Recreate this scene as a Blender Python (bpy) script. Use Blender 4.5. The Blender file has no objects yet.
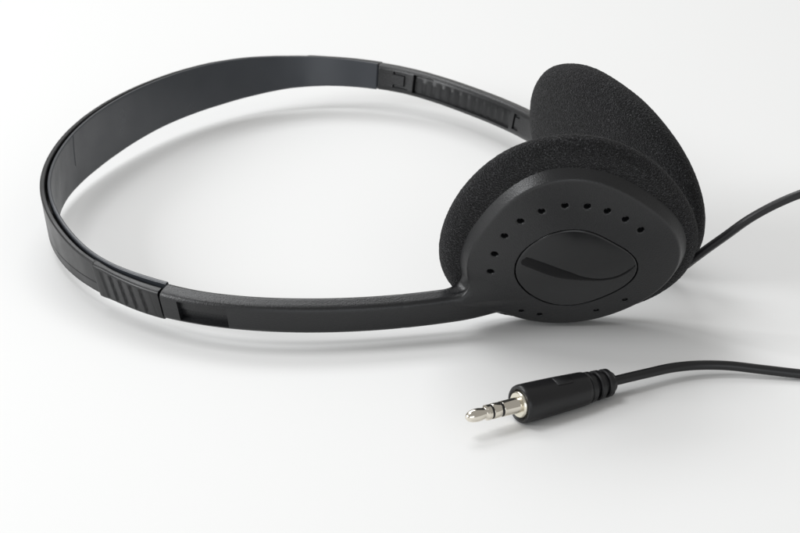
import bpy, math
import numpy as np
from mathutils import Vector, noise as mnoise

MM = 0.001
scene = bpy.context.scene
COL = scene.collection
rng = np.random.default_rng(7)

# ---------------------------------------------------------------- materials
def mat(name, base, rough=0.5, metal=0.0, spec=0.5, bumps=(), rvar=0.0, cvar=None, sheen=0.0, coat=0.0, fleck=False):
    """bumps: list of (kind, scale, distance_mm, strength)"""
    m = bpy.data.materials.new(name); m.use_nodes = True
    nt = m.node_tree; N = nt.nodes; Lk = nt.links
    b = N['Principled BSDF']
    b.inputs['Base Color'].default_value = (*base, 1)
    b.inputs['Roughness'].default_value = rough
    b.inputs['Metallic'].default_value = metal
    b.inputs['Specular IOR Level'].default_value = spec
    b.inputs['Sheen Weight'].default_value = sheen
    b.inputs['Coat Weight'].default_value = coat
    tc = N.new('ShaderNodeTexCoord')
    prev = None
    for kind, sc, dist, st in bumps:
        if kind == 'voronoi':
            t = N.new('ShaderNodeTexVoronoi'); t.inputs['Scale'].default_value = sc; out = t.outputs['Distance']
        else:
            t = N.new('ShaderNodeTexNoise'); t.inputs['Scale'].default_value = sc; t.inputs['Detail'].default_value = 3; out = t.outputs['Fac']
        Lk.new(tc.outputs['Object'], t.inputs['Vector'])
        bp = N.new('ShaderNodeBump'); bp.inputs['Distance'].default_value = dist * MM; bp.inputs['Strength'].default_value = st
        Lk.new(out, bp.inputs['Height'])
        if prev: Lk.new(prev.outputs['Normal'], bp.inputs['Normal'])
        prev = bp
    if prev: Lk.new(prev.outputs['Normal'], b.inputs['Normal'])
    if rvar:
        t = N.new('ShaderNodeTexNoise'); t.inputs['Scale'].default_value = 120; t.inputs['Detail'].default_value = 5
        Lk.new(tc.outputs['Object'], t.inputs['Vector'])
        mr = N.new('ShaderNodeMapRange'); mr.inputs['From Min'].default_value = .3; mr.inputs['From Max'].default_value = .7
        mr.inputs['To Min'].default_value = rough - rvar; mr.inputs['To Max'].default_value = rough + rvar
        Lk.new(t.outputs['Fac'], mr.inputs['Value']); Lk.new(mr.outputs['Result'], b.inputs['Roughness'])
    if cvar:
        sc, c2 = cvar
        t = N.new('ShaderNodeTexNoise'); t.inputs['Scale'].default_value = sc; t.inputs['Detail'].default_value = 2
        Lk.new(tc.outputs['Object'], t.inputs['Vector'])
        cr = N.new('ShaderNodeValToRGB')
        cr.color_ramp.elements[0].position = .45; cr.color_ramp.elements[0].color = (*base, 1)
        cr.color_ramp.elements[1].position = .72; cr.color_ramp.elements[1].color = (*c2, 1)
        Lk.new(t.outputs['Fac'], cr.inputs['Fac']); Lk.new(cr.outputs['Color'], b.inputs['Base Color'])
    if fleck:                               # sparse pale dust flecks
        t = N.new('ShaderNodeTexVoronoi'); t.inputs['Scale'].default_value = 330; t.inputs['Randomness'].default_value = 1
        Lk.new(tc.outputs['Object'], t.inputs['Vector'])
        n1 = N.new('ShaderNodeTexNoise'); n1.inputs['Scale'].default_value = 150
        Lk.new(tc.outputs['Object'], n1.inputs['Vector'])
        ad = N.new('ShaderNodeMath'); ad.operation = 'ADD'
        sb = N.new('ShaderNodeMath'); sb.operation = 'MULTIPLY'; sb.inputs[1].default_value = -.12
        Lk.new(n1.outputs['Fac'], sb.inputs[0]); Lk.new(t.outputs['Distance'], ad.inputs[0]); Lk.new(sb.outputs[0], ad.inputs[1])
        cr = N.new('ShaderNodeValToRGB')
        cr.color_ramp.elements[0].position = 0.0; cr.color_ramp.elements[0].color = (.10, .10, .10, 1)
        cr.color_ramp.elements[1].position = .012; cr.color_ramp.elements[1].color = (*base, 1)
        Lk.new(ad.outputs[0], cr.inputs['Fac']); Lk.new(cr.outputs['Color'], b.inputs['Base Color'])
    return m

def foam(name):
    m = bpy.data.materials.new(name); m.use_nodes = True
    nt = m.node_tree; N = nt.nodes; Lk = nt.links; b = N['Principled BSDF']
    b.inputs['Roughness'].default_value = .9; b.inputs['Specular IOR Level'].default_value = .15
    b.inputs['Sheen Weight'].default_value = .07
    tc = N.new('ShaderNodeTexCoord')
    wn = N.new('ShaderNodeTexNoise'); wn.inputs['Scale'].default_value = 1100; wn.inputs['Detail'].default_value = 2
    Lk.new(tc.outputs['Object'], wn.inputs['Vector'])
    mx = N.new('ShaderNodeVectorMath'); mx.operation = 'MULTIPLY_ADD'
    mx.inputs[1].default_value = (.00022, .00022, .00022)
    Lk.new(wn.outputs['Color'], mx.inputs[0]); Lk.new(tc.outputs['Object'], mx.inputs[2])
    v = N.new('ShaderNodeTexVoronoi'); v.inputs['Scale'].default_value = 2700; v.feature = 'F1'
    Lk.new(mx.outputs[0], v.inputs['Vector'])
    cr = N.new('ShaderNodeValToRGB')       # pore floors black, cell walls lighter
    e = cr.color_ramp.elements
    e[0].position = .22; e[0].color = (.0032, .0032, .0034, 1)
    e[1].position = .85; e[1].color = (.026, .026, .0275, 1)
    x = e.new(.50); x.color = (.011, .011, .0115, 1)
    Lk.new(v.outputs['Distance'], cr.inputs['Fac'])
    sp = N.new('ShaderNodeTexNoise'); sp.inputs['Scale'].default_value = 3400; sp.inputs['Detail'].default_value = 1
    Lk.new(tc.outputs['Object'], sp.inputs['Vector'])
    sr = N.new('ShaderNodeMapRange'); sr.inputs['From Min'].default_value = .64; sr.inputs['From Max'].default_value = .74
    Lk.new(sp.outputs['Fac'], sr.inputs['Value'])
    mc = N.new('ShaderNodeMix'); mc.data_type = 'RGBA'; mc.inputs[7].default_value = (.088, .088, .091, 1)     # glints on broken cell walls, painted in as pale specks
    Lk.new(sr.outputs['Result'], mc.inputs[0]); Lk.new(cr.outputs['Color'], mc.inputs[6])
    Lk.new(mc.outputs[2], b.inputs['Base Color'])
    bp = N.new('ShaderNodeBump'); bp.inputs['Distance'].default_value = .0004; bp.inputs['Strength'].default_value = .9
    Lk.new(v.outputs['Distance'], bp.inputs['Height'])
    n2 = N.new('ShaderNodeTexNoise'); n2.inputs['Scale'].default_value = 4500
    Lk.new(tc.outputs['Object'], n2.inputs['Vector'])
    b2 = N.new('ShaderNodeBump'); b2.inputs['Distance'].default_value = .0002; b2.inputs['Strength'].default_value = .6
    Lk.new(n2.outputs['Fac'], b2.inputs['Height']); Lk.new(bp.outputs['Normal'], b2.inputs['Normal'])
    Lk.new(b2.outputs['Normal'], b.inputs['Normal'])
    return m

M_SHELL = mat('black_satin_plastic', (.0065, .0068, .0075), .36, spec=.42, bumps=[('noise', 75, .08, .3), ('noise', 2600, .05, .35)], rvar=.07)
M_GRAIN = mat('black_grained_plastic', (.0078, .0081, .009), .35, spec=.5, bumps=[('noise', 3000, .07, .9)], rvar=.02)
M_ARM = mat('grained_arm_plastic', (.0078, .0081, .009), .35, spec=.5, bumps=[('noise', 2800, .085, .95)], rvar=.02)
M_INNER = mat('charcoal_smooth_plastic', (.038, .042, .049), .33, spec=.5, bumps=[('noise', 75, .10, .35), ('noise', 900, .02, .3)], rvar=.06)
M_DARK = mat('black_recess_plastic', (.009, .009, .010), .5, spec=.3)
M_CAP = mat('glossy_black_cap', (.0062, .0065, .0072), .21, spec=.5, bumps=[('noise', 1500, .012, .3)], rvar=.05)
M_REFLECTION = mat('painted_dark_reflection', (.0035, .0035, .004), .28, spec=.16)  # near-black colour of the swoosh strip, painting a dark reflection on the cap
M_FOAM = foam('black_foam')
M_CABLE = mat('black_rubber_cable', (.010, .010, .011), .34, spec=.42, bumps=[('noise', 700, .03, .3)])
M_PLUG = mat('black_moulded_plug', (.009, .009, .010), .36, spec=.4, bumps=[('noise', 1800, .05, .4)], rvar=.06)
M_METAL = mat('nickel_plating', (.76, .715, .63), .07, metal=1.0, bumps=[('noise', 900, .01, .2)], rvar=.04)
M_BRASS = mat('pale_gold_plating', (.84, .80, .68), .2, metal=1.0)
M_TABLE = mat('white_tabletop', (.80, .80, .795), .55, spec=.25, bumps=[('noise', 400, .03, .12)])

# ---------------------------------------------------------------- helpers
def empty(name, loc, label, cat):
    o = bpy.data.objects.new(name, None); COL.objects.link(o)
    o.location = Vector(loc) * MM; o.empty_display_size = .01
    o['label'] = label; o['category'] = cat
    return o

def obj(name, verts, faces, m, parent=None, smooth=True, sharp=None):
    me = bpy.data.meshes.new(name)
    V = np.asarray(verts, float) * MM
    org = np.zeros(3)
    me.from_pydata(V.tolist(), [], [list(map(int, f)) for f in faces])
    me.validate(); me.update()
    import bmesh
    bm = bmesh.new(); bm.from_mesh(me)
    bmesh.ops.recalc_face_normals(bm, faces=bm.faces)
    bm.to_mesh(me); bm.free()
    me.materials.append(m)
    me.polygons.foreach_set('use_smooth', [smooth] * len(me.polygons))
    if sharp: me.set_sharp_from_angle(angle=math.radians(sharp))
    o = bpy.data.objects.new(name, me); COL.objects.link(o)
    if parent:
        o.parent = parent
        # world placement stays; the parents are unrotated, unscaled
        loc = Vector((0, 0, 0)); p = parent
        while p: loc += p.location; p = p.parent
        o.location = -loc
    return o

def tube_faces(ns, npf, caps=True):
    F = []
    for i in range(ns - 1):
        for j in range(npf):
            a = i * npf + j; b = i * npf + (j + 1) % npf
            F.append((a, b, b + npf, a + npf))
    if caps:
        F.append(tuple(range(npf))[::-1]); F.append(tuple(range((ns - 1) * npf, ns * npf)))
    return F

def hermite(xq, x, f):
    x = np.asarray(x, float); f = np.asarray(f, float); xq = np.asarray(xq, float)
    m = np.gradient(f, x, axis=0)
    i = np.clip(np.searchsorted(x, xq) - 1, 0, len(x) - 2)
    h = x[i + 1] - x[i]; t = (xq - x[i]) / h
    if f.ndim > 1: t = t[..., None]; h = h[..., None]
    return (2*t**3-3*t**2+1)*f[i] + (t**3-2*t**2+t)*h*m[i] + (-2*t**3+3*t**2)*f[i+1] + (t**3-t**2)*h*m[i+1]

def sstep(x, a, b):
    t = np.clip((np.asarray(x, float) - a) / (b - a), 0, 1); return t * t * (3 - 2 * t)

# ---------------------------------------------------------------- the curve of the headband
# arc length from the crown, centre x y z, outward vector, upward vector (edge direction), strip width
ALL = np.array([
(-237.5,59.95,-31.01,13.43,0.4244,-0.8269,-0.3689,0.1536,-0.3358,0.9293,8.05),
(-225.0,48.69,-36.42,12.74,0.3911,-0.8473,-0.3594,0.1360,-0.3330,0.9331,8.05),
(-212.5,37.18,-41.28,12.05,0.3452,-0.8708,-0.3501,0.1147,-0.3310,0.9366,8.05),
(-200.0,25.40,-45.43,11.29,0.2859,-0.8955,-0.3411,0.0900,-0.3293,0.9399,8.05),
(-187.5,13.35,-48.68,10.50,0.2120,-0.9190,-0.3324,0.0619,-0.3268,0.9430,8.05),
(-175.0,1.05,-50.85,9.80,0.1222,-0.9381,-0.3241,0.0303,-0.3229,0.9459,8.05),
(-162.5,-11.41,-51.73,9.25,0.0155,-0.9485,-0.3164,-0.0045,-0.3165,0.9486,8.05),
(-150.0,-23.88,-51.10,8.79,-0.1075,-0.9452,-0.3084,-0.0422,-0.3056,0.9512,8.03),
(-137.5,-36.15,-48.78,8.38,-0.2446,-0.9220,-0.3000,-0.0815,-0.2888,0.9539,7.90),
(-125.0,-47.92,-44.61,8.09,-0.3907,-0.8736,-0.2903,-0.1199,-0.2643,0.9569,7.84),
(-112.5,-58.84,-38.57,8.07,-0.5358,-0.7981,-0.2754,-0.1521,-0.2296,0.9613,8.15),
(-100.0,-68.57,-30.75,8.30,-0.6697,-0.6971,-0.2560,-0.1737,-0.1881,0.9667,8.77),
(-87.5,-76.82,-21.37,8.75,-0.7844,-0.5762,-0.2295,-0.1802,-0.1424,0.9733,9.93),
(-75.0,-83.38,-10.76,9.51,-0.8744,-0.4452,-0.1929,-0.1670,-0.0971,0.9812,11.77),
(-62.5,-88.21,0.75,10.31,-0.9387,-0.3096,-0.1516,-0.1399,-0.0597,0.9884,13.02),
(-50.0,-91.27,12.85,10.82,-0.9794,-0.1710,-0.1073,-0.1031,-0.0329,0.9941,13.59),
(-37.5,-92.54,25.28,11.15,-0.9976,-0.0295,-0.0620,-0.0614,-0.0180,0.9979,13.99),
(-25.0,-92.07,37.75,11.44,-0.9937,0.1035,-0.0421,-0.0436,-0.0128,0.9990,14.56),
(-12.5,-90.07,50.08,11.68,-0.9754,0.2141,-0.0520,-0.0546,-0.0064,0.9985,15.11),
(0.0,-86.84,62.15,11.88,-0.9511,0.3005,-0.0718,-0.0740,0.0040,0.9973,15.36),
(12.5,-82.64,73.92,12.05,-0.9237,0.3712,-0.0945,-0.0946,0.0179,0.9954,15.11),
(25.0,-77.57,85.35,12.16,-0.8905,0.4388,-0.1202,-0.1161,0.0362,0.9926,14.56),
(37.5,-71.59,96.32,12.14,-0.8446,0.5166,-0.1404,-0.1296,0.0571,0.9899,13.99),
(50.0,-64.49,106.61,12.00,-0.7736,0.6139,-0.1566,-0.1343,0.0827,0.9875,13.59),
(62.5,-56.01,115.78,11.88,-0.6617,0.7304,-0.1691,-0.1269,0.1132,0.9854,13.02),
(75.0,-45.99,123.21,11.82,-0.4945,0.8508,-0.1778,-0.1035,0.1455,0.9839,11.77),
(87.5,-34.54,128.17,11.69,-0.2708,0.9449,-0.1839,-0.0636,0.1730,0.9829,9.93),
(100.0,-22.21,130.01,11.35,-0.0102,0.9821,-0.1882,-0.0113,0.1881,0.9821,8.77),
(112.5,-9.83,128.49,10.86,0.2487,0.9495,-0.1915,0.0440,0.1864,0.9815,8.15),
(125.0,1.76,123.89,10.28,0.4682,0.8618,-0.1952,0.0931,0.1715,0.9808,7.84),
(137.5,12.04,116.83,9.56,0.6312,0.7497,-0.1989,0.1310,0.1497,0.9800,7.90),
(150.0,20.89,108.02,9.14,0.7415,0.6402,-0.2007,0.1563,0.1261,0.9796,8.03),
(162.5,28.42,98.05,9.27,0.8144,0.5448,-0.1996,0.1709,0.1036,0.9798,8.05),
(175.0,34.82,87.31,9.68,0.8636,0.4643,-0.1965,0.1780,0.0838,0.9804,8.05),
(187.5,40.25,76.04,10.17,0.8989,0.3940,-0.1919,0.1805,0.0663,0.9813,8.05),
(200.0,44.82,64.40,10.81,0.9252,0.3308,-0.1858,0.1792,0.0506,0.9825,8.05),
(212.5,48.62,52.49,11.51,0.9451,0.2732,-0.1792,0.1759,0.0367,0.9837,8.05),
(225.0,51.71,40.37,12.27,0.9600,0.2210,-0.1720,0.1708,0.0247,0.9850,8.05),
(237.5,54.17,28.10,13.04,0.9708,0.1744,-0.1646,0.1646,0.0145,0.9863,8.05),
])
JOINT = 116.4
ALL[:, 1:4] += sstep(-ALL[:, 0], 120, 190)[:, None] * np.array([.35, 6.3, -2.6])
ALL[:, 1:4] += sstep(ALL[:, 0], 178, 236)[:, None] * np.array([-4.4, -7.4, 5.0])
def station(s):
    s = np.atleast_1d(np.asarray(s, float))
    R = hermite(s, ALL[:, 0], ALL[:, 1:])
    Q, o, u = R[:, 0:3], R[:, 3:6], R[:, 6:9]
    o = o / np.linalg.norm(o, axis=1, keepdims=True)
    u = u - (u * o).sum(1, keepdims=True) * o; u /= np.linalg.norm(u, axis=1, keepdims=True)
    w = np.interp(s, ALL[:, 0], ALL[:, 10])
    return Q, o, u, w

def rrect(a0, a1, b, r, nside=26, nend=8, ncorn=5):
    """rounded rectangle in (a: outward, b: upward); returns points and the tag of each: 'o' outer face, 'i' inner face"""
    r = min(r, (a1 - a0) / 2 - 1e-3, b - 1e-3)
    P = []; T = []
    def arc(ca, cb, t0, t1):
        for t in np.linspace(t0, t1, ncorn + 2)[1:-1]:
            P.append((ca + r * math.cos(t), cb + r * math.sin(t))); T.append('c')
    for v in np.linspace(-b + r, b - r, nside): P.append((a1, v)); T.append('o')
    arc(a1 - r, b - r, 0, math.pi / 2)
    for v in np.linspace(a1 - r, a0 + r, nend): P.append((v, b)); T.append('t')
    arc(a0 + r, b - r, math.pi / 2, math.pi)
    for v in np.linspace(b - r, -b + r, nside): P.append((a0, v)); T.append('i')
    arc(a0 + r, -b + r, math.pi, 1.5 * math.pi)
    for v in np.linspace(a0 + r, a1 - r, nend): P.append((v, -b)); T.append('b')
    arc(a1 - r, -b + r, 1.5 * math.pi, 2 * math.pi)
    return np.array(P), np.array(T)

def sweep(name, ss, prof, m, parent, relief=None, sharp=40, nside=26):
    """prof(s) -> a0, a1, b, r ; relief(s, tag, v, b) -> displacement along +a, arrays"""
    Q, o, u, w = station(ss)
    V = []
    for k, s in enumerate(ss):
        a0, a1, b, r = prof(s, w[k])
        P, T = rrect(a0, a1, b, r, nside=nside)
        a = P[:, 0].copy()
        if relief: a += relief(s, T, P[:, 1], b)
        V.append(Q[k] + a[:, None] * o[k] + P[:, 1][:, None] * u[k])
    n = len(P)
    return obj(name, np.concatenate(V), tube_faces(len(ss), n), m, parent, sharp=sharp)

def grid(lo, hi, step, edges=()):
    g = list(np.arange(lo, hi, step)) + [hi]
    for e in edges: g += [e - .04, e + .04]
    return np.array(sorted(x for x in set(np.round(g, 3)) if lo <= x <= hi))

# ---------------------------------------------------------------- headphones
hp = empty('headphones', (-10, 10, 0), 'black on-ear headphones with round foam ear pads lying on their side on a white table', 'headphones')

# outer shell of the headband: thin at the crown, hidden behind the sliders at both ends
def seam(s, T, v, b):
    d = np.zeros(len(v))
    pos = -b * np.interp(abs(s), [25, 60, 95], [.92, .66, .30])
    if s < -18:
        dist = v - pos
        d -= np.where(T == 'o', .10 * (1 - sstep(dist, -.1, .1)) + .38 * np.exp(-(dist / .16) ** 2), 0)
    return d
sweep('headband', grid(-117.4, 117.4, .8), lambda s, w: (.15, 1.5, w / 2 - 1.3 * float(sstep(abs(s), 115.6, 116.5)), .45), M_SHELL, hp, seam, nside=70)

# inner strip of the headband
def slit(s, T, v, b):
    c = -15.5 + .9 * (v / b) ** 2
    return np.where((T == 'i') & (v > -b * .15), .35 * np.exp(-((s - c) / .22) ** 2), 0.0)
def inner_prof(s, w):
    k = float(sstep(abs(s), 90, 116))
    e = float(sstep(abs(s), 116.1, 116.55))
    return (-1.5 - .95 * k + .5 * e, -.55 - .75 * k, w / 2 - 1.3 * e, .35)
sweep('inner_band', np.array(sorted(set(np.round(np.concatenate([np.arange(-116, 116.01, .8), [-117.4, -116.5, 116.5, 117.4], np.arange(-18, -12, .1)]), 2)))), inner_prof, M_INNER, hp, slit)

# slider grips: bulging blocks with finger ribs on the outside
def grip_prof(sg):
    def f(s, w):
        x = abs(s)
        k = float(sstep(x, 93.5, 101))
        lip = float(sstep(x, 93.2, 94.6))
        return (-.25 + .2 * k, 1.3 + .95 * lip - .25 * float(sstep(x, 95, 98)) + .45 * float(sstep(x, 98, 115)), w / 2 + .14 * lip, .85)
    return f
def ribs(s, T, v, b):
    x = abs(s) + .10 * v
    if 97.0 < x.max() and x.min() < 115:
        ph = (x - 97.0) / 3.4
        saw = np.mod(ph, 1.0)
        amp = sstep(x, 97, 98) * (1 - sstep(x, 113.2, 114.6)) * sstep(b * .97 - np.abs(v), 0, b * .3)
        return np.where(T == 'o', -.45 * amp * (1 - saw) ** 1.6 * sstep(saw, 0, .12), 0)
    return np.zeros(len(v))
for sg in (-1, 1):
    ss = grid(93.2, 116.15, .22)
    sweep('slider_grip', sg * ss, grip_prof(sg), M_SHELL, hp, ribs)

# arms: moulded bars running from the sliders to the ear cups
WIN = (121.2, 133.6)                   # stop window on the outer face
SLOT = (129.0, 173.5)                  # adjustment slot on the inner face
def arm_relief(s, T, v, b):
    x = abs(s); d = np.zeros(len(v))
    if WIN[0] <= x <= WIN[1]:
        inside = (v < b * .86) & (T == 'o')
        d -= np.where(inside, np.where(v > b * .02, 1.05, 1.6), 0)
    if SLOT[0] <= x <= SLOT[1]:
        d += np.where((T == 'i') & (v < b * .62) & (v > -b * .80), 1.5, 0)
    # latch cut: a U lying on its side
    if 121.8 <= x <= 127.2:
        bar = (np.abs(np.abs(v) - b * .48) < .38)
        end = (x > 125.6) & (np.abs(v) < b * .48)
        d += np.where((T == 'i') & (bar | end), .55, 0)
    if 175.5 <= x <= 179:
        bar = (np.abs(np.abs(v) - b * .45) < .35); end = (x < 176.5) & (np.abs(v) < b * .45)
        d += np.where((T == 'i') & (bar | end), .55, 0)
    return d
NECK0, NECK1 = 173.0, 207.0
def arm_prof(s, w):
    x = abs(s); k = 0.0
    if s < 0: k = .06 * float(sstep(x, NECK0, NECK0 + 2.5))
    return (-2.5 + k, 2.5 - k, w / 2 - k, 1.5)
for sg, end in ((-1, NECK0 + 2.6), (1, 237.0)):
    ss = grid(116.65, end, .5, [*WIN, *SLOT, 121.8, 127.2, 125.6, 175.5, 176.5, 179])
    ss = np.array(sorted(set(ss)))
    arm = sweep('arm', sg * ss, arm_prof, M_ARM, hp, arm_relief, sharp=35)
    # toothed strip lying in the adjustment slot
    ss2 = grid(SLOT[0] + .3, SLOT[1] - .3, .25)
    Q, o, u, w = station(sg * ss2)
    V = []; hb = 8.05 / 2 * .69
    for k, s in enumerate(ss2):
        tooth = .17 * (.5 + .5 * math.cos(2 * math.pi * (s - SLOT[0]) / 3.6)) ** 2
        base = -1.05
        P, T = rrect(base - .25, base + .25, hb, .1, nside=10, nend=2, ncorn=2)
        a = P[:, 0] - np.where((T == 'i') & (np.abs(P[:, 1]) < hb * .72), tooth, 0)
        V.append(Q[k] + a[:, None] * o[k] + (P[:, 1][:, None] - 8.05 / 2 * .09) * u[k])
    obj('ratchet_strip', np.concatenate(V), tube_faces(len(ss2), len(P)), M_SHELL, arm, sharp=40)
# ---------------------------------------------------------------- ear cups
C_N = np.array([39.68, -48.99, 22.79]); K_N = 1.0147
n_N = np.array([.01810, -.90132, -.43277]); u_N = np.array([.99980, .02008, 0.]); v_N = np.array([.00869, -.43268, .90151])
n_F = np.array([.79262, .56152, .23759])                 # outward normal of the far cup
u_F = np.cross([0, 0, 1.], n_F); u_F /= np.linalg.norm(u_F); v_F = np.cross(n_F, u_F)
P_F = np.array([54.09, 1.69, 26.09])                         # middle of the far pad
C_F = P_F + 5.4 * n_F

CUP = [23.869, .307, .02, -.051, .238, .618, -.813, .382, .257]
PAD = [29.834, -.611, 2.04, -.02, .06, .57, -1.38]
EGG = [13.444, -.376, .016, .416, -.216, .472, -.123, .378, -.023]
EGC = np.array([1.22, -2.4])
def four(co, a):
    r = co[0] + 0 * a
    for k in range(1, (len(co) - 1) // 2 + 1): r = r + co[2*k-1] * np.cos(k*a) + co[2*k] * np.sin(k*a)
    return r
def dome(r, R):
    x = np.clip(r / R, 0, 1.15)
    return 2.6 * (1 - x ** 1.6)
def smin(a, b, k):
    h = np.clip(.5 + .5 * (b - a) / k, 0, 1); return b + (a - b) * h - k * h * (1 - h)
def smax(a, b, k): return -smin(-a, -b, k)
HOLES = [(-18.24, -3.28), (-17.57, 2.71), (-15.56, 8.74), (-12.19, 13.67), (-7.68, 17.05), (-2.57, 18.84), (2.46, 18.52), (7.05, 16.89), (11.32, 14.11), (15.1, 10.5),
         (-10.39, -17.65), (-6.09, -18.9), (7.19, -17.55), (13.61, -13.84)]

def neck_sdf(X):
    """distance to the last stretch of the near arm (X in world mm)"""
    s = np.full(len(X), 190.0)
    g = np.linspace(150, 236, 400); Qg, og, ug, _ = station(-g)
    Tg = np.gradient(Qg, g, axis=0)
    I = lambda A, s: np.stack([np.interp(s, g, A[:, i]) for i in range(3)], 1)
    for _ in range(4):
        d = X - I(Qg, s); t = I(Tg, s)
        s = np.clip(s + (d * t).sum(1) / (t * t).sum(1), 150, 236)
    d = X - I(Qg, s); a = (d * I(og, s)).sum(1); b = (d * I(ug, s)).sum(1)
    k = sstep(s, 187, NECK1)
    ins = .06 * (1 - sstep(s, NECK0, NECK0 + 2.5))
    a1 = 2.5 - 1.6 * k - ins; a0 = -2.5 + ins
    r = 1.5
    qa = np.abs(a - (a1 + a0) / 2) - (a1 - a0) / 2 + r; qb = np.abs(b) - 4.025 + ins + r
    box = np.hypot(np.maximum(qa, 0), np.maximum(qb, 0)) + np.minimum(np.maximum(qa, qb), 0) - r
    return box, s, b

def cup_sdf(L, neck):
    u, v, w = L[:, 0], L[:, 1], L[:, 2]
    r = np.hypot(u, v); ang = np.arctan2(v, u); R = four(CUP, ang)
    h = dome(r, R)
    wall = (r - R - .62 * np.clip(-w, 0, 2.8)) * .85
    top = (w - h) * .92
    d = smax(smax(wall, top, .30), -(w + 7.5), .6)
    if neck:
        X = C_N + K_N * (u[:, None] * u_N + v[:, None] * v_N + w[:, None] * n_N)
        near = (u < 4) & (v < 12)
        nb = np.full(len(u), 50.); sv = np.zeros(len(u)); bb = np.zeros(len(u))
        nb[near], sv[near], bb[near] = neck_sdf(X[near])
        nb = np.where(near, smax(nb, sv - NECK1, 1.0), 50.)
        d = smin(d, nb, 1.4 + 4.2 * sstep(bb, -.5, 3.5))
        d = np.where(near, np.maximum(d, NECK0 - .3 - sv), d)
    # pocket for the oval cap, and the ring of vent holes
    du, dv = u - EGC[0], v - EGC[1]
    re = np.hypot(du, dv) - four(EGG, np.arctan2(dv, du))
    d = smax(d, -np.maximum(re, h - 1.3 - w), .12)
    for hu, hv in HOLES:
        hv = hv - .7; low = hv < -10       # the lower vents are smaller and shallow
        hr = np.hypot(u - hu, v - hv)
        d = smax(d, -np.maximum(hr - (.62 if low else .78), h - (.8 if low else 1.6) - w), .35)
    return d

def surface_nets(f, lo, hi, h):
    nx, ny, nz = [int(math.ceil((b - a) / h)) + 1 for a, b in zip(lo, hi)]
    ax = [lo[i] + h * np.arange(n) for i, n in enumerate((nx, ny, nz))]
    G = np.stack(np.meshgrid(*ax, indexing='ij'), -1).reshape(-1, 3)
    F = np.concatenate([f(c) for c in np.array_split(G, 12)]).reshape(nx, ny, nz)
    inside = F < 0
    corners = [(i, j, k) for i in (0, 1) for j in (0, 1) for k in (0, 1)]
    cs = np.stack([inside[i:nx-1+i, j:ny-1+j, k:nz-1+k] for i, j, k in corners])
    act = cs.any(0) & ~cs.all(0)
    idx = -np.ones(act.shape, int); A = np.argwhere(act); idx[act] = np.arange(len(A))
    acc = np.zeros((len(A), 3)); cnt = np.zeros(len(A))
    for a in range(8):
        for b in range(a + 1, 8):
            ca, cb = np.array(corners[a]), np.array(corners[b])
            if np.abs(ca - cb).sum() != 1: continue
            fa = F[tuple((A + ca).T)]; fb = F[tuple((A + cb).T)]
            x = (fa < 0) != (fb < 0)
            t = np.where(x, fa / np.where(x, fa - fb, 1), 0)
            acc += np.where(x[:, None], ca + (cb - ca) * t[:, None], 0); cnt += x
    V = np.array(lo) + h * (A + acc / cnt[:, None])
    Fs = []
    for axis in range(3):
        o1, o2 = [(1, 2), (2, 0), (0, 1)][axis]
        sl0 = [slice(None)] * 3; sl1 = [slice(None)] * 3
        sl0[axis] = slice(0, -1); sl1[axis] = slice(1, None)
        e = inside[tuple(sl0)] != inside[tuple(sl1)]
        E = np.argwhere(e)
        E = E[(E[:, o1] > 0) & (E[:, o2] > 0) & (E[:, o1] < F.shape[o1] - 1) & (E[:, o2] < F.shape[o2] - 1)]
        d1 = np.zeros(3, int); d1[o1] = 1; d2 = np.zeros(3, int); d2[o2] = 1
        q = np.stack([idx[tuple((E - x).T)] for x in (d1 * 0, d1, d1 + d2, d2)], 1)
        fl = inside[tuple(E.T)]
        q[fl] = q[fl][:, ::-1]
        Fs.append(q)
    Fq = np.concatenate(Fs); Fq = Fq[(Fq >= 0).all(1)]
    # one pull of each vertex onto the true surface
    for _ in range(1):
        f0 = f(V); g = np.stack([(f(V + np.eye(3)[i] * .02) - f0) / .02 for i in range(3)], 1)
        st = -f0[:, None] * g / np.maximum((g * g).sum(1, keepdims=True), .3)
        V = V + np.clip(st, -h * .25, h * .25)
    return V, Fq

def world(L, C, u, v, n): return C + L[:, :1] * u + L[:, 1:2] * v + L[:, 2:3] * n

# dark reflection on the glossy cap, modelled as a strip: centre line and half width
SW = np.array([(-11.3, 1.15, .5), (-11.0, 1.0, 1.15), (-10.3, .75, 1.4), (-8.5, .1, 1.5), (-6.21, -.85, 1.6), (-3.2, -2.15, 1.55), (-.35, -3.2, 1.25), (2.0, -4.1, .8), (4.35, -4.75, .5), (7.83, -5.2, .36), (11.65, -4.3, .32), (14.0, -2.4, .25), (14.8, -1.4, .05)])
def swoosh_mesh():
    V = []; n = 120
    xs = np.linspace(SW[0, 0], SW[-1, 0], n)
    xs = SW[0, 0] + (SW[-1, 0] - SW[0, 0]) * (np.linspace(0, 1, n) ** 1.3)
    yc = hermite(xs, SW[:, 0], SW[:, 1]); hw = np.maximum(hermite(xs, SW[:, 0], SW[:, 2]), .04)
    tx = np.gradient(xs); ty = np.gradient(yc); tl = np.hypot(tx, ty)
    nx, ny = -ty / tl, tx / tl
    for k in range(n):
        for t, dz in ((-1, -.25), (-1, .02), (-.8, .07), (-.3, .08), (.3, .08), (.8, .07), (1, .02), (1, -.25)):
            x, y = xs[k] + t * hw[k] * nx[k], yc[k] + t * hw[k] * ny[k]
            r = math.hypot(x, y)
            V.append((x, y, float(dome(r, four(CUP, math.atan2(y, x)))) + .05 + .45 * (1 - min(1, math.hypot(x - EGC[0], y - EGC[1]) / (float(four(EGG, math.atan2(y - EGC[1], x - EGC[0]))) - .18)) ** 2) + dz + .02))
    return np.array(V), tube_faces(n, 8)

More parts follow.
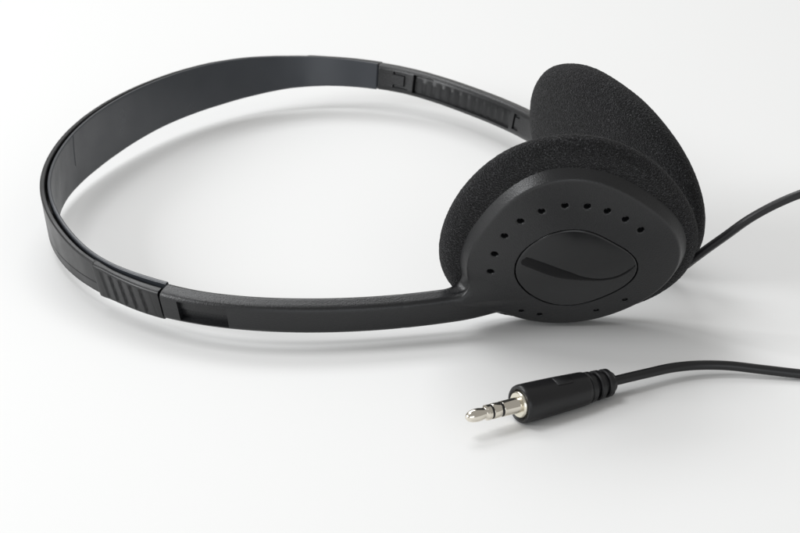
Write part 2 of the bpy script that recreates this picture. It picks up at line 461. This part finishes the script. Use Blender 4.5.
def cap_mesh():
    na, nr = 200, 70
    V = []; 
    rr = np.concatenate([np.linspace(0, .94, nr - 14)[1:], np.linspace(.94, 1, 15)[1:]])
    a = np.linspace(0, 2 * np.pi, na, endpoint=False)
    Re = four(EGG, a) - .18
    pts = [np.array([[EGC[0], EGC[1]]])]
    edge = [np.array([99.])]
    for t in rr:
        pts.append(np.stack([EGC[0] + t * Re * np.cos(a), EGC[1] + t * Re * np.sin(a)], 1)); edge.append((1 - t) * Re)
    P = np.concatenate(pts); E = np.concatenate(edge)
    r = np.hypot(P[:, 0], P[:, 1]); R = four(CUP, np.arctan2(P[:, 1], P[:, 0]))
    h = dome(r, R) + .05 + .45 * (1 - np.minimum(np.hypot(P[:, 0] - EGC[0], P[:, 1] - EGC[1]) / (four(EGG, np.arctan2(P[:, 1] - EGC[1], P[:, 0] - EGC[0])) - .18), 1) ** 2)
    rd = .45
    h = h - np.where(E < rd, rd - np.sqrt(np.maximum(rd ** 2 - (rd - E) ** 2, 0)), 0)
    top = np.column_stack([P, h])
    skirt = top[-na:].copy(); skirt[:, 2] -= 1.0
    V = np.concatenate([top, skirt])
    F = [(0, 1 + j, 1 + (j + 1) % na) for j in range(na)]
    nring = len(rr) + 1
    for i in range(nring - 1):
        b0 = 1 + i * na; b1 = b0 + na
        for j in range(na): F.append((b0 + j, b1 + j, b1 + (j + 1) % na, b0 + (j + 1) % na))
    return V, F

def pad_mesh(co, wc, hw, p, dip, na=520, nt=300, seed=0):
    """foam cushion: rounded disc; the front (cup side) dips to hold the cup"""
    td = np.linspace(-np.pi / 2, np.pi / 2, 6001)
    cd = 29.5 * np.cos(td).clip(0) ** (2 / p); sd_ = hw * np.sign(np.sin(td)) * np.abs(np.sin(td)) ** (2 / p)
    al = np.concatenate([[0], np.cumsum(np.hypot(np.diff(cd), np.diff(sd_)))])
    t = np.interp(np.linspace(0, al[-1], nt), al, td)
    a = np.linspace(0, 2 * np.pi, na, endpoint=False)
    T, A = np.meshgrid(t[1:-1], a, indexing='ij')
    R = four(co, A)
    cr = np.abs(np.cos(T)) ** (2 / p); sw = np.sign(np.sin(T)) * np.abs(np.sin(T)) ** (2 / p)
    r = R * cr; w = wc + hw * sw
    w = w - dip * np.where(sw > 0, 1, 0) * (1 - sstep(cr, .80, .96))
    X = r * np.cos(A); Y = r * np.sin(A)
    P = np.column_stack([X.ravel(), Y.ravel(), w.ravel()])
    n = nt - 2
    # outward direction of the smooth disc, then fine open-cell roughness and slow unevenness along it
    G = P.reshape(n, na, 3)
    e1 = np.gradient(G, axis=0); e2 = np.roll(G, -1, 1) - np.roll(G, 1, 1)
    N = np.cross(e2, e1); N /= np.maximum(np.linalg.norm(N, axis=2, keepdims=True), 1e-9)
    N = N.reshape(-1, 3)
    if (N * (P - [0, 0, wc])).sum() < 0: N = -N
    off = np.array([.07 * mnoise.noise(Vector(q) * 1.7) + .045 * mnoise.noise(Vector(q) * 3.1) + .16 * mnoise.noise(Vector(q) * .09 + Vector((seed, 0, 0))) for q in P])
    V = np.concatenate([P + off[:, None] * N, [[0, 0, wc - hw], [0, 0, wc + hw - dip]]])
    F = []
    for i in range(n - 1):
        for j in range(na):
            F.append((i * na + j, i * na + (j + 1) % na, (i + 1) * na + (j + 1) % na, (i + 1) * na + j))
    for j in range(na):
        F.append((n * na, (j + 1) % na, j)); F.append((n * na + 1, (n - 1) * na + j, (n - 1) * na + (j + 1) % na))
    return V, F

capV, capF = cap_mesh()
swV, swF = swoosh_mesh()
# near cup, moulded in one with the end of its arm
V, F = surface_nets(lambda L: cup_sdf(L, True), (-48, -28.5, -10), (27.5, 27.5, 8), .22)
cup = obj('ear_cup', world(V * K_N, C_N, u_N, v_N, n_N), F, M_GRAIN, hp, sharp=50)
obj('cap', world(capV * K_N, C_N, u_N, v_N, n_N), capF, M_CAP, cup, sharp=50)
obj('swoosh_reflection', world(swV * K_N, C_N, u_N, v_N, n_N), swF, M_REFLECTION, cup, sharp=50)
V, F = pad_mesh(PAD, -5.5, 6.0, 2.25, 1.0, seed=3)
W = world(V * K_N, C_N, u_N, v_N, n_N); W[:, 2] = np.maximum(W[:, 2], .0)
obj('ear_pad', W, F, M_FOAM, hp)
# far cup: mirror image
mir = np.array([-1, 1, 1])
V, F = surface_nets(lambda L: cup_sdf(L, False), (-27, -27.5, -9), (27.5, 27.5, 6), .45)
cup2 = obj('ear_cup', world(V * mir * .87, C_F, u_F, v_F, n_F), F, M_GRAIN, hp, sharp=50)
obj('cap', world(capV * mir * .87, C_F, u_F, v_F, n_F), capF, M_CAP, cup2, sharp=50)
obj('swoosh_reflection', world(swV * mir * .87, C_F, u_F, v_F, n_F), swF, M_REFLECTION, cup2, sharp=50)
V, F = pad_mesh([29.5, 0, 0, 2.29, -1.01, .34, -.06], -5.4, 7.0, 2.15, 1.3, seed=5)
W = world(V * mir, C_F, u_F, v_F, n_F); W[:, 2] = np.maximum(W[:, 2], .0)
obj('ear_pad', W, F, M_FOAM, hp)

# ---------------------------------------------------------------- cables
def cable(name, pts, rad, m, parent, step=.8, nsec=36, rads=None):
    pts = np.array(pts, float)
    L = np.concatenate([[0], np.cumsum(np.linalg.norm(np.diff(pts, axis=0), axis=1))])
    s = np.arange(0, L[-1], step); P = hermite(s, L, pts)
    T = np.gradient(P, axis=0); T /= np.linalg.norm(T, axis=1, keepdims=True)
    V = []
    for k in range(len(P)):
        x = np.cross(T[k], [0, 0, 1.]); x /= np.linalg.norm(x); y = np.cross(x, T[k])
        r = rad if rads is None else np.interp(s[k], rads[0], rads[1])
        for a in np.linspace(0, 2 * np.pi, nsec, endpoint=False):
            g = r * (1.04 - .17 * (math.exp(-((a - 1.9) / .26) ** 2) + math.exp(-((a - 1.9 - math.pi) / .26) ** 2)))
            V.append(P[k] + g * (math.cos(a) * x + math.sin(a) * y))
    return obj(name, V, tube_faces(len(P), nsec), m, parent)

cable('cable', [(54, -38, 15.5), (59, -37, 14.6), (64.0, -36.8, 14.6), (67.4, -38, 15.9), (69.4, -39.4, 18.2), (72.0, -41, 21.2), (76.2, -43, 25.6), (81.4, -45, 30.8), (86.8, -46, 34.6), (92.2, -47, 37.6),
                (100, -47.5, 40.2), (112, -48, 40.5), (124, -47, 36), (138, -44, 24), (150, -41, 10), (160, -38, 2.2), (172, -34, 1.05), (190, -26, 1.05), (215, -10, 1.05)], 1.05, M_CABLE, hp)

# ---------------------------------------------------------------- jack plug
COLLAR = np.array([26.45, -88.90, 4.40]); REAR = np.array([48.06, -75.2, 3.45])
ax = REAR - COLLAR; LEN = np.linalg.norm(ax); ax /= LEN
px = np.cross(ax, [0, 0, 1.]); px /= np.linalg.norm(px); py = np.cross(px, ax)
pl = empty('audio_plug', (37, -82, 0), 'black moulded jack plug with shiny silver three contact pin and trailing cable on white table', 'audio plug')
def lathe(name, prof, m, parent, n=56, sharp=35):
    V = []
    for x, r in prof:
        for a in np.linspace(0, 2 * np.pi, n, endpoint=False):
            V.append(COLLAR + x * ax + r * (math.cos(a) * px + math.sin(a) * py))
    return obj(name, V, tube_faces(len(prof), n), m, parent, sharp=sharp)
lathe('pin_tip', [(-14.5, .05), (-14.48, .28), (-14.33, .58), (-14.05, .88), (-13.6, 1.14), (-13.0, 1.34), (-12.3, 1.46), (-11.6, 1.49), (-10.9, 1.44), (-10.35, 1.34), (-9.98, 1.25), (-9.76, 1.25), (-9.6, 1.34), (-9.45, 1.6), (-9.3, 1.72), (-8.5, 1.73)], M_METAL, pl)
lathe('insulator', [(-8.52, 1.5), (-8.5, 1.66), (-7.95, 1.66), (-7.93, 1.5)], M_DARK, pl)
lathe('pin_ring', [(-7.94, 1.5), (-7.92, 1.7), (-7.85, 1.74), (-6.0, 1.74), (-5.93, 1.7), (-5.9, 1.5)], M_METAL, pl)
lathe('insulator', [(-5.92, 1.5), (-5.9, 1.68), (-5.3, 1.68), (-5.28, 1.5)], M_DARK, pl)
lathe('pin_sleeve', [(-5.3, 1.5), (-5.28, 1.7), (-5.2, 1.76), (-.9, 1.76), (-.8, 1.8)], M_METAL, pl)
lathe('collar', [(-1.0, 1.2), (-1.0, 2.7), (-.85, 2.85), (-.6, 3.0), (.1, 3.1), (.2, 3.2)], M_BRASS, pl)
lathe('housing', [(.5, 2.8), (.1, 3.12), (-.35, 3.3), (-.6, 3.65), (-.55, 4.05), (-.25, 4.27), (.3, 4.36), (3, 4.34), (8, 4.2), (13, 4.0), (16.2, 3.85), (17.0, 3.78), (17.25, 3.6), (17.3, 3.0)], M_PLUG, pl)
# small raised tab on top of the housing
V = []; F = []
for (x, w) in [(8.2, 1.15), (8.35, 1.3), (12.4, 1.3), (12.55, 1.15)]:
    rr = np.interp(x, [8, 13], [4.2, 4.0])
    ring = []
    for t in np.linspace(-w / rr, w / rr, 8):
        ring.append(COLLAR + x * ax + (rr + (.14 if w > 1.2 else .02)) * (math.sin(t + .25) * px + math.cos(t + .25) * py))
    for t in np.linspace(w / rr, -w / rr, 8):
        ring.append(COLLAR + x * ax + (rr - .4) * (math.sin(t + .25) * px + math.cos(t + .25) * py))
    V += ring
obj('grip_tab', V, tube_faces(4, 16), M_GRAIN, pl, sharp=40)
prof = [(17.0, 2.6)]
for k, (r0, r1) in enumerate([(3.55, 3.5), (3.4, 3.35), (3.25, 3.2)]):
    x = 17.5 + 2.45 * k
    prof += [(x, 2.55), (x + .05, r0 - .25), (x + .3, r0), (x + 1.35, r1), (x + 1.6, r1 - .22), (x + 1.68, 2.5)]
prof += [(24.9, 2.3), (25.1, 2.0), (25.15, 1.0)]
lathe('strain_relief', prof, M_PLUG, pl)
e = COLLAR + 24.5 * ax
cable('cable', [COLLAR + 20 * ax, e, (56.6, -70.3, 3.2), (61.8, -67.6, 3.1), (67.5, -65.8, 2.9), (74.5, -65.0, 2.5), (82.9, -65.9, 1.9), (91.4, -67.2, 1.4), (100, -68.6, 1.08), (118, -71, 1.05), (140, -72, 1.05), (170, -68, 1.05), (210, -56, 1.05)], 1.12, M_CABLE, pl)

# ---------------------------------------------------------------- table top
n = 24; g = np.linspace(-1500, 1500, n + 1)
V = [(x, y, 0) for x in g for y in g]
F = [(i * (n + 1) + j, (i + 1) * (n + 1) + j, (i + 1) * (n + 1) + j + 1, i * (n + 1) + j + 1) for i in range(n) for j in range(n)]
tb = obj('table_surface', V, F, M_TABLE)
tb['kind'] = 'structure'; tb['label'] = 'plain matte white tabletop under the headphones'

# ---------------------------------------------------------------- camera
TH = math.radians(22.60); D = .56428
cam = bpy.data.cameras.new('camera'); co = bpy.data.objects.new('camera', cam); COL.objects.link(co)
co.location = (0, -D * math.cos(TH), D * math.sin(TH)); co.rotation_euler = (math.pi / 2 - TH, 0, 0)
cam.sensor_width = 36; cam.sensor_fit = 'HORIZONTAL'; cam.lens = 2196.34 / 800 * 36
cam.clip_start = .01; cam.clip_end = 20
cam.dof.use_dof = True; cam.dof.focus_distance = .52; cam.dof.aperture_fstop = 64
scene.camera = co

# ---------------------------------------------------------------- light
wd = bpy.data.worlds.new('World'); scene.world = wd; wd.use_nodes = True
bg = wd.node_tree.nodes['Background']; bg.inputs['Color'].default_value = (1, .985, .955, 1); bg.inputs['Strength'].default_value = .43
def area(name, loc, target, sx, sy, power, color):
    l = bpy.data.lights.new(name, 'AREA'); l.shape = 'RECTANGLE'; l.size = sx; l.size_y = sy; l.energy = power; l.color = color
    o = bpy.data.objects.new(name, l); COL.objects.link(o); o.location = loc
    o.rotation_euler = (Vector(target) - Vector(loc)).to_track_quat('-Z', 'Y').to_euler(); return o
area('window_light', (-.50, .14, 1.25), (0, .02, 0), .5, .5, 5.8, (.98, .99, 1))
area('side_window', (-1.30, -.38, .62), (0, -.02, 0), .9, .6, 17.0, (.97, .985, 1))
area('back_window', (-.30, 1.05, 1.15), (0, .05, 0), 1.1, .5, 9.0, (.97, .985, 1))
area('front_fill', (.25, -1.90, .45), (0, .1, 0), 1.6, .9, 7.0, (.90, .95, 1))  # added softbox behind the camera, brightens the faces turned towards it

scene.view_settings.view_transform = 'Standard'; scene.view_settings.look = 'None'
scene.view_settings.exposure = -.10; scene.view_settings.gamma = 1
